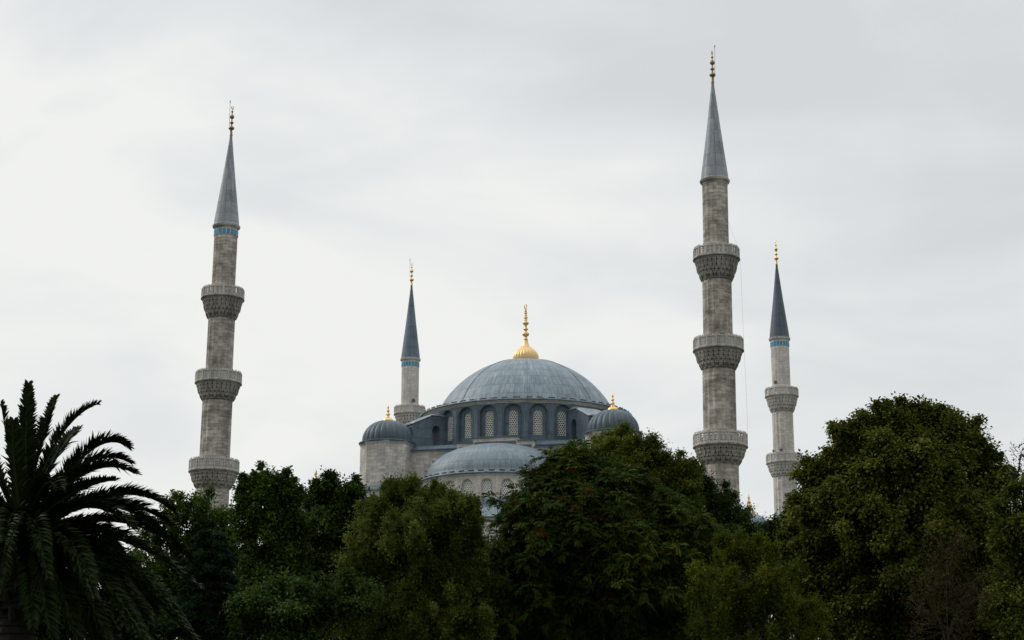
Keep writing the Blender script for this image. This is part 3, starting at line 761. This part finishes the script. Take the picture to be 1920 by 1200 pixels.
for (x, y, zt, rr, zf_) in ((-24.0, -6.0, 30.3, 2.3, 33.5), (26.0, 0.0, 27.3, 2.6, 29.6)):
    c = MB(); c.lathe([(rr, Z(20)), (rr, Z(zt-2.4))], 16)
    co = c.build('corner_turret', M['stone_wall'], mosque); co.location = (x, y, 0)
    d = MB(); d.lathe([(rr+0.15, Z(zt-2.4))] + ellip_profile(rr, 2.3, Z(zt-2.3), 14), 48); d.build('turret_dome', M['lead_dome'], co, True)
    f = MB(); turret_finial(f, Z(zt-0.05), (zf_-zt)/2.0); f.build('finial', M['gold'], co, True)

# ------------------------------------------------------------------ foliage
def unit(v): return v / np.maximum(1e-9, np.linalg.norm(v, axis=1, keepdims=True))
def leaves(C, d, nrm, Ls, Ws, fold=0.18):
    """one bent diamond leaf per row"""
    d = unit(d); s = unit(np.cross(d, nrm)); n2 = np.cross(s, d)
    Ls = Ls[:, None]; Ws = Ws[:, None]
    V = np.stack([C, C + d*Ls*0.45 + s*Ws*0.5 + n2*Ws*fold, C + d*Ls - n2*Ls*0.12, C + d*Ls*0.45 - s*Ws*0.5 + n2*Ws*fold], axis=1)
    return V.reshape(-1, 3)

def lobes_world(D, lobes, rs):
    out = []
    for l in lobes:
        cx, cy, r = l[:3]
        c = at(cx, cy, D); R = 1.06 * r / F * (D * CP + (c.z - CAMZ) * SP)
        dy = l[3] if len(l) > 3 else rs.uniform(-0.35, 0.35) * R
        out.append((np.array([c.x * (D + dy) / D, D + dy, CAMZ + (c.z - CAMZ) * (D + dy) / D]), R))
    return out

def tree(name, label, D, tpx, lobes, mat, style='broad', seed=0, leaf=(0.2, 0.15), n_clump=14, per=260, crad=0.42, accent=0.0, group='trees in the park', forks=3, dens=1.0, trunk_r=0.28):
    rs = np.random.RandomState(seed)
    zg = ground_z(D); base = at(tpx, 1200, D); 
    root = empty(name, (base.x, D, zg), label, 'tree', group)
    org = np.array([base.x, D, zg])
    LW = lobes_world(D, lobes, rs)
    Rm = np.mean([r for _, r in LW])
    # trunk and limbs
    tr = MB(); zmin = min(c[2] - r for c, r in LW); ztop = max(c[2] for c, r in LW)
    fork = np.array([0, 0, max(2.0, (zmin - zg) * 0.6 + 0.9)])
    zlow = fork[2]
    zmid = zlow + (ztop - zg - zlow) * 0.45
    mid = np.array([np.mean([c[0] for c, r in LW]) - org[0], 0, zmid]) * np.array([0.7, 1, 1])
    tr.tube([(0, 0, -0.3), (0.03, 0, 0.5), tuple(fork*np.array([1, 1, 0.6])), tuple(fork), tuple((fork+mid)/2 + np.array([0.1, 0.1, 0])), tuple(mid)],
            [trunk_r*1.5, trunk_r*1.1, trunk_r, trunk_r*0.9, trunk_r*0.7, trunk_r*0.5], 9)
    cl_all = []; cl_t = []; cl_r = []
    for c, R in LW:
        cc = c - org
        st = fork if cc[2] < mid[2] else (fork*0.35 + mid*0.65)
        m1 = st*0.5 + cc*0.5 + rs.uniform(-0.3, 0.3, 3) + np.array([0, 0, -0.1*R])
        tr.tube([tuple(st), tuple(m1), tuple(cc)], [trunk_r*0.42, trunk_r*0.27, trunk_r*0.12], 6)
        k = max(9, int(n_clump * (R / 1.6) ** 2 * dens))
        v = unit(rs.normal(size=(k, 3))); v[:, 2] = v[:, 2]*0.9 + 0.12; v[:, 1] *= 1.0
        rr = R * (0.42 + 0.68 * rs.uniform(size=(k, 1)) ** 0.75) - min(crad, 0.6*R) * 0.55
        if style == 'pinnate': rr = np.minimum(rr, R * 0.97)
        P = cc + v * rr * np.array([1, 1.0, 0.95])
        lt = rs.normal(0, 0.10)
        cl_all.append(P); cl_t.append(rs.normal(0.42 + lt, 0.16, k)); cl_r.append(np.full(k, min(crad, 0.6*R)))
        if style != 'pinnate':      # stray tufts that break the outline of every limb's foliage
            k2 = max(4, int(k * 0.14)); v2 = unit(rs.normal(size=(k2, 3)) + np.array([0, 0, 0.5]))
            P2 = cc + v2 * R * rs.uniform(0.92, 1.14, (k2, 1))
            cl_all.append(P2); cl_t.append(rs.normal(0.5 + lt, 0.16, k2)); cl_r.append(np.full(k2, min(crad*0.75, 0.3*R)))
            for e in P2[::2]: tr.tube([tuple(cc + (e-cc)*0.4), tuple(cc + (e-cc)*0.75 + rs.uniform(-0.06, 0.06, 3)), tuple(e)], [trunk_r*0.06, trunk_r*0.04, 0.008], 4)
        for i in range(0, k, 3):
            e = P[i]; m2 = cc*0.55 + e*0.45 + rs.uniform(-0.15, 0.15, 3)
            tr.tube([tuple(cc), tuple(m2), tuple(e)], [trunk_r*0.12, trunk_r*0.07, 0.012], 4)
    tr.build('trunk', M['bark'], root)
    P = np.concatenate(cl_all); T = np.concatenate(cl_t); CR_ = np.concatenate(cl_r); K = len(P)
    cen = np.mean([c for c, r in LW], axis=0) - org
    out = unit(P - cen)
    if style == 'pinnate':
        # rosettes of long drooping compound leaves
        nf = 9; nl = 15; Vs = []; ts = []
        rep = max(1, int(per / (nf * nl)))
        base_ = np.repeat(P, rep, axis=0) + rs.normal(0, crad*0.55, (K*rep, 3)); bt_ = np.repeat(T, rep) + rs.normal(0, 0.08, K*rep)
        bo = np.repeat(out, rep, axis=0)
        for f in range(nf):
            az = rs.uniform(0, 2*pi, len(base_)) ; el = rs.uniform(-0.45, 1.1, len(base_))
            d0 = np.stack([np.cos(az)*np.cos(el), np.sin(az)*np.cos(el), np.sin(el)], 1) + bo*0.5
            d0 = unit(d0); Lr = rs.uniform(0.36, 0.60, len(base_))
            for i in range(nl):
                t = (i//2 + 1.2) / (nl/2 + 1)
                pos = base_ + d0*(Lr*t)[:, None] + np.array([0, 0, -1.0])*(Lr*0.5*t*t)[:, None]
                tang = unit(d0 + np.array([0, 0, -1.0*t]))
                side_ = unit(np.cross(tang, np.array([0, 0, 1.0]))) * (1 if i % 2 else -1)
                dl = side_*0.85 + tang*0.5 + np.array([0, 0, -0.35])
                nn = np.cross(side_, tang) * (1 if i % 2 else -1)
                nn = nn + rs.normal(0, 0.25, nn.shape)
                Lf = rs.uniform(0.8, 1.15, len(base_))*leaf[0]
                Vs.append(leaves(pos, dl, nn, Lf, np.full(len(base_), leaf[1])))
                ts.append(bt_ + rs.normal(0, 0.05, len(base_)))
        q = 110       # simple leaves filling between the long ones
        Q = np.repeat(P, q, axis=0); vq = unit(rs.normal(size=Q.shape)); Q = Q + vq*crad*1.0*rs.uniform(size=(len(Q), 1))**0.5
        Vs.append(leaves(Q, vq + np.array([0, 0, -0.3]), np.array([0, 0, 1.2]) + rs.normal(0, 0.5, Q.shape), rs.uniform(0.09, 0.15, len(Q)), np.full(len(Q), 0.07)))
        ts.append(np.repeat(T, q) + rs.normal(0, 0.08, len(Q)))
        V = np.concatenate(Vs); tint = np.clip(np.concatenate(ts), 0, 0.9)
        if accent > 0:   # reddish seed clusters at shoot tips
            sel = rs.uniform(size=K) < accent
            Q = P[sel] + out[sel]*crad*0.3 + np.array([0, 0, 0.06]); q = 70
            Q = np.repeat(Q, q, axis=0) + rs.normal(0, 0.10, (len(Q)*q, 3))*np.array([1.3, 1.3, 0.8])
            Va = leaves(Q, rs.normal(size=Q.shape) + np.array([0, 0, -0.4]), rs.normal(size=Q.shape), np.full(len(Q), 0.07), np.full(len(Q), 0.035))
            V = np.concatenate([V, Va]); tint = np.concatenate([tint, np.full(len(Q), 1.0)])
    else:
        n = K * per
        Pc = np.repeat(P, per, axis=0); Tc = np.repeat(T, per)
        v = unit(rs.normal(size=(n, 3)))
        r = np.repeat(CR_ * rs.uniform(0.6, 1.3, K), per)[:, None] * np.minimum(1.5, np.abs(rs.normal(0, 0.72, (n, 1))))
        sc = np.array([1.1, 1.1, 0.9]) if style == 'broad' else np.array([0.8, 0.8, 1.25])
        C = Pc + v * r * sc
        oc = np.repeat(out, per, axis=0)
        # looser leaves between the clumps
        m = rs.uniform(size=n) < 0.25
        C[m] += rs.normal(0, 0.30, (int(m.sum()), 3)) * np.repeat(CR_, per)[m][:, None] - oc[m] * (0.75 * np.repeat(CR_, per)[m])[:, None]
        d = v*0.6 + oc*0.25 + rs.normal(0, 0.6, (n, 3)) + np.array([0, 0, -0.25 if style == 'broad' else 0.35])
        nn = np.array([0, 0, 1.35]) + v*0.35 + oc*0.2 + rs.normal(0, 0.42, (n, 3))
        Lf = leaf[0]*rs.uniform(0.65, 1.25, n); Wf = leaf[1]*rs.uniform(0.7, 1.2, n)
        V = leaves(C, d, nn, Lf, Wf)
        tint = np.clip(Tc + rs.normal(0, 0.10, n), 0, 0.93)
        if accent > 0: tint[rs.uniform(size=n) < accent] = 1.0
    np_mesh('crown', V, mat, root, tint)
    return root

LM = {
 'dark':   leaf_mat('leaf_dark_green', (0.014, 0.027, 0.005), (0.028, 0.052, 0.009), (0.056, 0.092, 0.015), None, 0.32),
 'mid':    leaf_mat('leaf_mid_green', (0.022, 0.042, 0.006), (0.046, 0.084, 0.011), (0.088, 0.140, 0.018), None, 0.35),
 'olive':  leaf_mat('leaf_olive_green', (0.030, 0.042, 0.005), (0.066, 0.084, 0.010), (0.125, 0.140, 0.024), None, 0.3),
 'bright': leaf_mat('leaf_bright_green', (0.044, 0.059, 0.007), (0.096, 0.118, 0.014), (0.180, 0.200, 0.032), None, 0.35),
 'feathery': leaf_mat('leaf_feathery_olive', (0.033, 0.047, 0.006), (0.076, 0.100, 0.014), (0.17, 0.195, 0.042), None, 0.35),
 'plane':  leaf_mat('leaf_plane_tree', (0.032, 0.044, 0.004), (0.074, 0.090, 0.010), (0.150, 0.165, 0.026), (0.10, 0.065, 0.015), 0.32),
 'ailan':  leaf_mat('leaf_drooping', (0.018, 0.032, 0.003), (0.038, 0.062, 0.006), (0.082, 0.112, 0.014), (0.15, 0.045, 0.012), 0.3, 0.6),
 'yellow': leaf_mat('leaf_yellow_green', (0.030, 0.042, 0.003), (0.068, 0.086, 0.006), (0.14, 0.155, 0.013), None, 0.35),
 'brown':  leaf_mat('leaf_reddish_brown', (0.022, 0.018, 0.006), (0.040, 0.028, 0.010), (0.062, 0.042, 0.014)),
 'palm':   leaf_mat('leaf_palm', (0.007, 0.014, 0.003), (0.013, 0.025, 0.005), (0.027, 0.041, 0.010), (0.06, 0.046, 0.024), 0.10, 0.5),
 'cedar':  leaf_mat('needle_cedar', (0.010, 0.024, 0.010), (0.019, 0.042, 0.017), (0.034, 0.066, 0.028)),
}

tree('tree', 'broad dark tree with drooping leaves and reddish seed clusters, in front of the dome', 62, 1130,
     [(1095, 940, 88), (1020, 968, 80), (1000, 1080, 110), (1195, 962, 85), (1260, 1030, 85), (1130, 1080, 140, 0), (1285, 1130, 85), (945, 1090, 62), (1060, 1180, 130), (1230, 1200, 120),
      (972, 962, 32), (1072, 874, 42), (1030, 900, 40), (1120, 890, 42), (1180, 912, 46), (1110, 1010, 90, -1.5), (1200, 1080, 90, -1.5), (1040, 1030, 80, -1.5), (1000, 1160, 90, 3), (1120, 1160, 110, 3.5), (1250, 1150, 110, 3), (930, 1170, 60, 2), (1180, 1000, 90, 2.5), (1050, 1080, 90, 3)],
     LM['ailan'], 'pinnate', 11, (0.135, 0.048), 44, 405, 0.34, 0.5, trunk_r=0.35)
tree('tree', 'bright green rounded tree just right of the dome, behind the drooping tree', 88, 1180,
     [(1180, 850, 48), (1235, 872, 50), (1110, 868, 42), (1275, 905, 42), (1150, 900, 70), (1220, 945, 80), (1060, 885, 40), (1290, 960, 50), (1130, 990, 80), (1240, 1040, 90), (1265, 885, 36), (1205, 840, 34), (1148, 846, 40), (1185, 838, 36), (1130, 870, 45), (1285, 890, 26), (1255, 925, 55), (1180, 1100, 110), (1080, 1100, 110), (960, 1130, 100), (1010, 1010, 60)],
     LM['bright'], 'broad', 12, (0.14, 0.10), 20, 330, 0.42)
tree('tree', 'dark tree covering the foot of the tallest minaret', 97, 1340,
     [(1318, 932, 50), (1285, 955, 55), (1372, 975, 45), (1412, 1000, 38), (1340, 1020, 85), (1440, 1020, 32), (1300, 1060, 85), (1390, 1080, 80), (1300, 1160, 100), (1400, 1170, 100), (1310, 905, 26)],
     LM['dark'], 'broad', 13, (0.15, 0.10), 18, 330, 0.42)
tree('tree', 'narrow dark green tree between the slender right minaret and the plane tree', 86, 1495,
     [(1500, 955, 30), (1490, 1005, 44), (1468, 1060, 55), (1530, 1060, 60), (1460, 1120, 70), (1520, 1140, 70), (1445, 1000, 24), (1600, 1160, 90), (1560, 1080, 70)],
     LM['dark'], 'broad', 14, (0.14, 0.095), 18, 330, 0.4)
tree('tree', 'small yellowish green tree low in front, between drooping tree and plane tree', 54, 1400,
     [(1395, 1045, 46), (1385, 1100, 80), (1450, 1115, 58), (1350, 1150, 75), (1430, 1180, 85), (1370, 1030, 30), (1425, 1040, 30), (1500, 1170, 60)],
     LM['yellow'], 'feather', 15, (0.105, 0.045), 44, 280, 0.26)
tree('plane_tree', 'largest round olive green plane tree filling the right side', 75, 1700,
     [(1665, 838, 76), (1735, 842, 78), (1642, 798, 34), (1690, 792, 36), (1762, 800, 38), (1592, 840, 42), (1542, 890, 40), (1835, 850, 34), (1808, 812, 32), (1725, 788, 30), (1618, 812, 34), (1865, 890, 32), (1516, 945, 34), (1778, 852, 66), (1612, 862, 66), (1570, 905, 62), (1815, 875, 52), (1835, 930, 58), (1700, 960, 150, 0), (1545, 960, 52), (1530, 1030, 55), (1800, 1020, 110),
      (1600, 1050, 120), (1740, 1120, 150), (1590, 1160, 110), (1870, 1010, 62), (1690, 900, 90, -2), (1620, 970, 90, -2.2), (1780, 950, 90, -2.2), (1700, 1040, 100, -3), (1860, 1130, 90), (1880, 925, 38), (1700, 1160, 130, 4), (1560, 1130, 90, 3), (1840, 1180, 100, 4), (1640, 1040, 110, 4), (1780, 1090, 100, 4), (1535, 935, 30), (1560, 880, 34)],
     LM['plane'], 'broad', 16, (0.16, 0.13), 26, 400, 0.40, 0.03, trunk_r=0.45)
tree('tree', 'thin sparse tree with open twigs at the right edge above the hedge-like crown', 69, 1925,
     [(1914, 852, 22), (1925, 885, 28), (1905, 890, 16)],
     LM['dark'], 'feather', 17, (0.13, 0.07), 90, 9, 0.3)
tree('tree', 'mid green tree cut off by the right edge beside the plane tree', 66, 1935,
     [(1925, 950, 50), (1915, 1030, 62), (1930, 1120, 80), (1895, 1180, 60)],
     LM['olive'], 'broad', 18, (0.15, 0.12), 24, 360, 0.38)
tree('tree', 'thin reddish brown half bare tree in front of the plane tree', 57, 1775,
     [(1775, 1040, 62), (1740, 1105, 70), (1810, 1110, 66), (1780, 1180, 90)],
     LM['brown'], 'feather', 19, (0.09, 0.04), 50, 42, 0.40, trunk_r=0.06)
tree('tree', 'green tree covering the foot of the left minaret, behind the palm', 80, 370,
     [(377, 962, 42), (325, 962, 32), (405, 1000, 55), (350, 1030, 75), (295, 1010, 45), (420, 1060, 60), (350, 1110, 80), (290, 1100, 70), (420, 1150, 80), (330, 1180, 80), (250, 1160, 60)],
     LM['mid'], 'broad', 20, (0.15, 0.10), 19, 260, 0.38)
tree('tree', 'tall open green tree just right of the left minaret, sky showing through', 76, 500,
     [(497, 900, 26), (532, 908, 22), (470, 907, 20), (553, 932, 18), (505, 940, 38), (458, 922, 16), (480, 935, 28), (535, 945, 26), (490, 965, 34), (512, 998, 42), (460, 950, 20), (575, 985, 34), (470, 990, 38), (540, 965, 24), (500, 1050, 60), (545, 1040, 40), (450, 1050, 45), (500, 1120, 80), (560, 1150, 80), (450, 1160, 80), (525, 1010, 34)],
     LM['mid'], 'broad', 21, (0.15, 0.10), 26, 210, 0.30)
tree('tree', 'dark green tree left of the mosque turret with two rounded tops', 79, 630,
     [(613, 918, 28), (647, 922, 30), (596, 925, 20), (592, 948, 26), (628, 955, 38), (612, 1000, 48), (640, 1070, 60), (600, 1060, 50), (672, 935, 20), (600, 960, 42), (660, 965, 42), (640, 1010, 75), (580, 1040, 65), (695, 1020, 55), (590, 1110, 80), (670, 1110, 80), (620, 1180, 90), (700, 1180, 80), (770, 1100, 90), (860, 1120, 90), (930, 1150, 80), (800, 1180, 90)],
     LM['dark'], 'broad', 22, (0.15, 0.10), 20, 260, 0.36)
tree('tree', 'feathery olive tree in front of the half dome and left turret', 60, 780,
     [(748, 936, 30), (795, 942, 24), (812, 930, 20), (862, 948, 26), (885, 950, 20), (718, 970, 48), (795, 985, 70), (860, 1010, 55), (740, 1050, 85), (825, 1080, 90), (685, 1070, 52), (780, 1150, 110), (680, 1150, 80), (890, 1120, 60), (770, 1010, 60, -1.5), (765, 925, 26), (725, 950, 30), (835, 950, 30), (845, 975, 44), (770, 950, 34), (700, 1010, 50), (900, 1190, 70), (735, 920, 20), (780, 1100, 75, -1.0), (715, 1150, 80, -0.8), (850, 1160, 80, -0.8), (790, 1190, 90, -1.0), (888, 1010, 34), (893, 1050, 36)],
     LM['feathery'], 'feather', 23, (0.115, 0.05), 46, 280, 0.27)
tree('tree', 'low green tree crown at the bottom between cedar and olive tree', 50, 540,
     [(530, 1130, 60), (480, 1165, 55), (590, 1155, 60), (645, 1130, 55), (560, 1200, 80)],
     LM['dark'], 'broad', 24, (0.12, 0.08), 26, 330, 0.36)
tree('tree', 'dark low tree hidden behind the palm fronds at bottom left', 58, 120,
     [(60, 1110, 90), (150, 1130, 80), (235, 1120, 70), (0, 1130, 90), (120, 1190, 100), (40, 1200, 110), (210, 1200, 90), (290, 1210, 70), (60, 1040, 70), (150, 1060, 60)],
     LM['dark'], 'broad', 25, (0.16, 0.11), 16, 300, 0.42)

def cedar(label, D, px, top_py, bot_py, wpx, seed):
    rs = np.random.RandomState(seed); zg = ground_z(D)
    p = at(px, top_py, D); root = empty('cedar_tree', (p.x, D, zg), label, 'tree', 'trees in the park')
    H = p.z - zg; R = wpx / F * D; tr = MB()
    tr.tube([(0, 0, -0.3), (0, 0, H*0.5), (0, 0, H)], [0.32, 0.2, 0.03], 8)
    Vs = []; ts = []
    zc = at(px, bot_py, D).z - zg
    for k in range(120):
        z = zc*0.55 + (H - zc*0.55) * rs.uniform() ** 0.9
        az = rs.uniform(0, 2*pi); L_ = R * (1.15 - 0.85 * (z - zc*0.5) / (H - zc*0.5)) * rs.uniform(0.65, 1.1)
        d = np.array([cos(az), sin(az), 0]); s_ = np.array([-sin(az), cos(az), 0])
        pts = [np.array([0, 0, z]) + d*L_*t + np.array([0, 0, 0.25*L_*t*(1-t)*2 - 0.10*L_*t*t]) for t in (0, 0.35, 0.7, 1)]
        tr.tube([tuple(q) for q in pts], [0.06, 0.045, 0.03, 0.01], 5)
        n = int(900 * L_)
        t = rs.uniform(0.15, 1, n); w = rs.normal(0, 0.28, n) * L_ * (1.1 - t) * 0.9
        C = np.array([0, 0, z]) + d*(L_*t)[:, None] + s_*w[:, None] + np.array([0, 0, 1.0])*(0.5*L_*t*(1-t) - 0.10*L_*t*t - np.abs(w)*0.15 + rs.normal(0, 0.03, n))[:, None]
        dd = d*0.6 + s_*np.sign(w)[:, None]*0.7 + rs.normal(0, 0.4, (n, 3)); nn = np.array([0, 0, 1.0]) + rs.normal(0, 0.4, (n, 3))
        Vs.append(leaves(C, dd, nn, rs.uniform(0.07, 0.15, n), np.full(n, 0.035))); ts.append(np.clip(rs.normal(0.4, 0.15) + rs.normal(0, 0.1, n), 0, 0.93))
    tr.build('trunk', M['bark'], root); np_mesh('crown', np.concatenate(Vs), LM['cedar'], root, np.concatenate(ts))
cedar('dark cedar with flat layered branches between the palm and the green trees', 52, 395, 1000, 1200, 125, 31)

# ------------------------------------------------------------------ palm
def palm():
    rs = np.random.RandomState(77); D = 34.0
    c = at(42, 1005, D); zg = ground_z(D)
    root = empty('palm_tree', (c.x, D, zg), 'large dark date palm with arching fronds at the left edge', 'palm tree')
    org = np.array([c.x, D, zg]); hub = np.array([0, 0, c.z - zg])
    tr = MB(); prof = []
    z = -0.2
    while z < hub[2] - 0.6:
        r = 0.36 + (0.12 if z > hub[2] - 1.6 else 0)
        prof += [(r + 0.05, z), (r - 0.02, z + 0.13)]; z += 0.15
    tr.lathe(prof, 14, mod=lambda a, j: 1 + 0.05*sin(7*a + j)); 
    for k in range(60):      # cut frond stubs under the crown
        a = k * 2.4; zz = hub[2] - 1.7 + 1.4 * k / 60; r = 0.42
        tr.tube([(r*cos(a), r*sin(a), zz), ((r+0.18)*cos(a), (r+0.18)*sin(a), zz+0.22)], [0.08, 0.05], 5)
    tr.build('trunk', M['palm_bark'], root)
    def frond(p0, p1, p2, wid=0.42, lit=0.45, dead=False, n=95):
        """rachis is a quadratic curve p0 p1 p2 (root-local), leaflets along both sides"""
        p0, p1, p2 = map(np.array, (p0, p1, p2))
        Ln = np.linalg.norm(p1-p0) + np.linalg.norm(p2-p1)
        n = int(58 * Ln)
        t = np.repeat(np.linspace(0.10, 1.0, n), 2)
        sd = np.tile([1.0, -1.0], n)
        a = ((1-t)**2)[:, None]; b = (2*t*(1-t))[:, None]; cc = (t**2)[:, None]
        C = p0*a + p1*b + p2*cc
        tg = unit(2*(1-t)[:, None]*(p1-p0) + 2*t[:, None]*(p2-p1))
        up0 = np.array([0, 0, 1.0]) + 0.35*unit((p2-p0)[None, :]*np.array([-1, -1, 0]))[0]
        sv = unit(np.cross(tg, up0)); up = np.cross(sv, tg)
        ln = wid * np.clip(np.minimum(t*3.2 + 0.25, 1.0), 0, 1) * (1 - 0.62*np.clip((t-0.55)/0.45, 0, 1)**1.6) * rs.uniform(0.88, 1.12, len(t))
        d = sv*sd[:, None]*0.60 + tg*0.78 + up*rs.normal(0.42, 0.2, len(t))[:, None] + rs.normal(0, 0.05, C.shape)
        d = unit(d)
        wv = unit(np.cross(d, up + rs.normal(0, 0.3, C.shape)))*0.024
        dr = np.array([0, 0, -1.0])
        k1 = C + d*(ln*0.5)[:, None]; k2 = C + d*ln[:, None] + dr*(ln*0.16)[:, None]
        V1 = np.stack([C - wv*0.6, C + wv*0.6, k1 + wv, k1 - wv], 1).reshape(-1, 3)
        V2 = np.stack([k1 - wv, k1 + wv, k2 + wv*0.1, k2 - wv*0.1], 1).reshape(-1, 3)
        ti = np.clip(lit + rs.normal(0, 0.12, len(t)), 0, 0.9) if not dead else np.full(len(t), 1.0)
        # rachis as thin tapered strip pieces (square section)
        tt = np.linspace(0, 1, 16); Cr = p0*((1-tt)**2)[:, None] + p1*(2*tt*(1-tt))[:, None] + p2*(tt**2)[:, None]
        tg2 = unit(np.gradient(Cr, axis=0)); s2 = unit(np.cross(tg2, up0)); u2 = np.cross(s2, tg2)
        rr = (0.030*(1-tt) + 0.006)[:, None]
        ring = [Cr + s2*rr + u2*rr, Cr - s2*rr + u2*rr, Cr - s2*rr - u2*rr, Cr + s2*rr - u2*rr]
        Q = []
        for k in range(4):
            A_, B_ = ring[k], ring[(k+1) % 4]
            Q.append(np.stack([A_[:-1], B_[:-1], B_[1:], A_[1:]], 1).reshape(-1, 3))
        Q = np.concatenate(Q)
        V = np.concatenate([V1, V2, Q]); tint = np.concatenate([ti, ti, np.full(len(Q)//4, 0.9 if not dead else 1.0)])
        np_mesh('frond', V, LM['palm'], root, tint)
    def W_(px, py, dy):
        q = at(px, py, D + dy); return np.array([q.x, q.y, q.z]) - org
    # fronds seen one by one: control px, tip px, and how far each leans towards or away
    seen = [((42, 850), (53, 720), -0.3, 0.3), ((70, 840), (106, 746), 0.0, 0.5), ((18, 850), (2, 756), 0.1, -0.2), ((88, 790), (184, 757), -0.2, 0.2),
            ((95, 850), (148, 806), 0.6, 1.2), ((165, 785), (240, 838), -0.1, 0.1), ((150, 815), (244, 868), 0.5, 0.8), ((165, 835), (252, 888), -0.5, -0.8),
            ((225, 868), (328, 962), -0.2, -0.2), ((205, 890), (312, 1010), 0.2, 0.5), ((245, 910), (372, 1070), 0.7, 1.3), ((160, 950), (330, 985), 1.0, 2.0),
            ((210, 960), (372, 1100), -0.5, -0.8), ((190, 970), (345, 1170), -0.6, -1.3), ((200, 1000), (392, 1235), 0.2, 0.2), ((150, 980), (285, 1230), -0.8, -1.7),
            ((-20, 860), (-70, 760), 0.2, 0.3), ((-40, 880), (-120, 830), 0, 0), ((-60, 900), (-200, 900), 0, 0.4), ((-80, 950), (-230, 1010), -0.2, 0),
            ((60, 900), (88, 1080), -1.5, -2.3), ((110, 930), (175, 1120), -1.4, -2.4), ((120, 980), (215, 1240), -1.0, -1.8), ((20, 930), (-10, 1150), -1.5, -2.2),
            ((70, 960), (100, 1260), -1.6, -2.4), ((160, 960), (300, 1130), 1.2, 2.0), ((140, 900), (262, 960), 1.0, 1.9),
            ((20, 870), (25, 790), -0.7, -1.0), ((120, 910), (215, 900), -1.2, -2.0),
            ((175, 990), (300, 1215), 0.9, 1.5), ((230, 980), (360, 1190), 0.6, 0.9), ((130, 1000), (250, 1260), 0.6, 1.0), ((100, 1000), (160, 1270), -1.2, -1.9)]
    for (c1, tip, dyc, dyt) in seen:
        ang = rs.uniform(0, 2*pi)
        p0 = hub + np.array([0.12*cos(ang), 0.12*sin(ang), rs.uniform(-0.25, 0.15)])
        frond(p0, W_(c1[0], c1[1], dyc), W_(tip[0], tip[1], dyt), rs.uniform(0.33, 0.40) if tip[1] < 800 else rs.uniform(0.37, 0.45), rs.uniform(0.3, 0.6))
    # the rest of the crown all round
    h_ok = lambda a: True
    for k in range(36):
        az = k * 2.39996 + 0.3; el = radians(-25 + 95 * (k / 36)); Lf = rs.uniform(2.7, 3.4)
        d = np.array([cos(az)*cos(el), sin(az)*cos(el), sin(el)])
        if el > radians(38) and h_ok(az): continue
        p0 = hub + d*0.12
        p1 = p0 + d*Lf*0.55 + np.array([0, 0, 0.25])
        h = np.array([cos(az), sin(az), 0])
        p2 = p1 + h*Lf*0.38*cos(el*0.6) + np.array([0, 0, 1])*Lf*(0.35*sin(el) - 0.22 - 0.25*cos(el))
        frond(p0, p1, p2, 0.42, rs.uniform(0.25, 0.5))
    # one dry frond and hanging dead ones
    frond(hub + np.array([0, -0.2, -0.1]), W_(60, 990, -1.2), W_(75, 1070, -1.3), 0.22, 0.5, True)
palm()
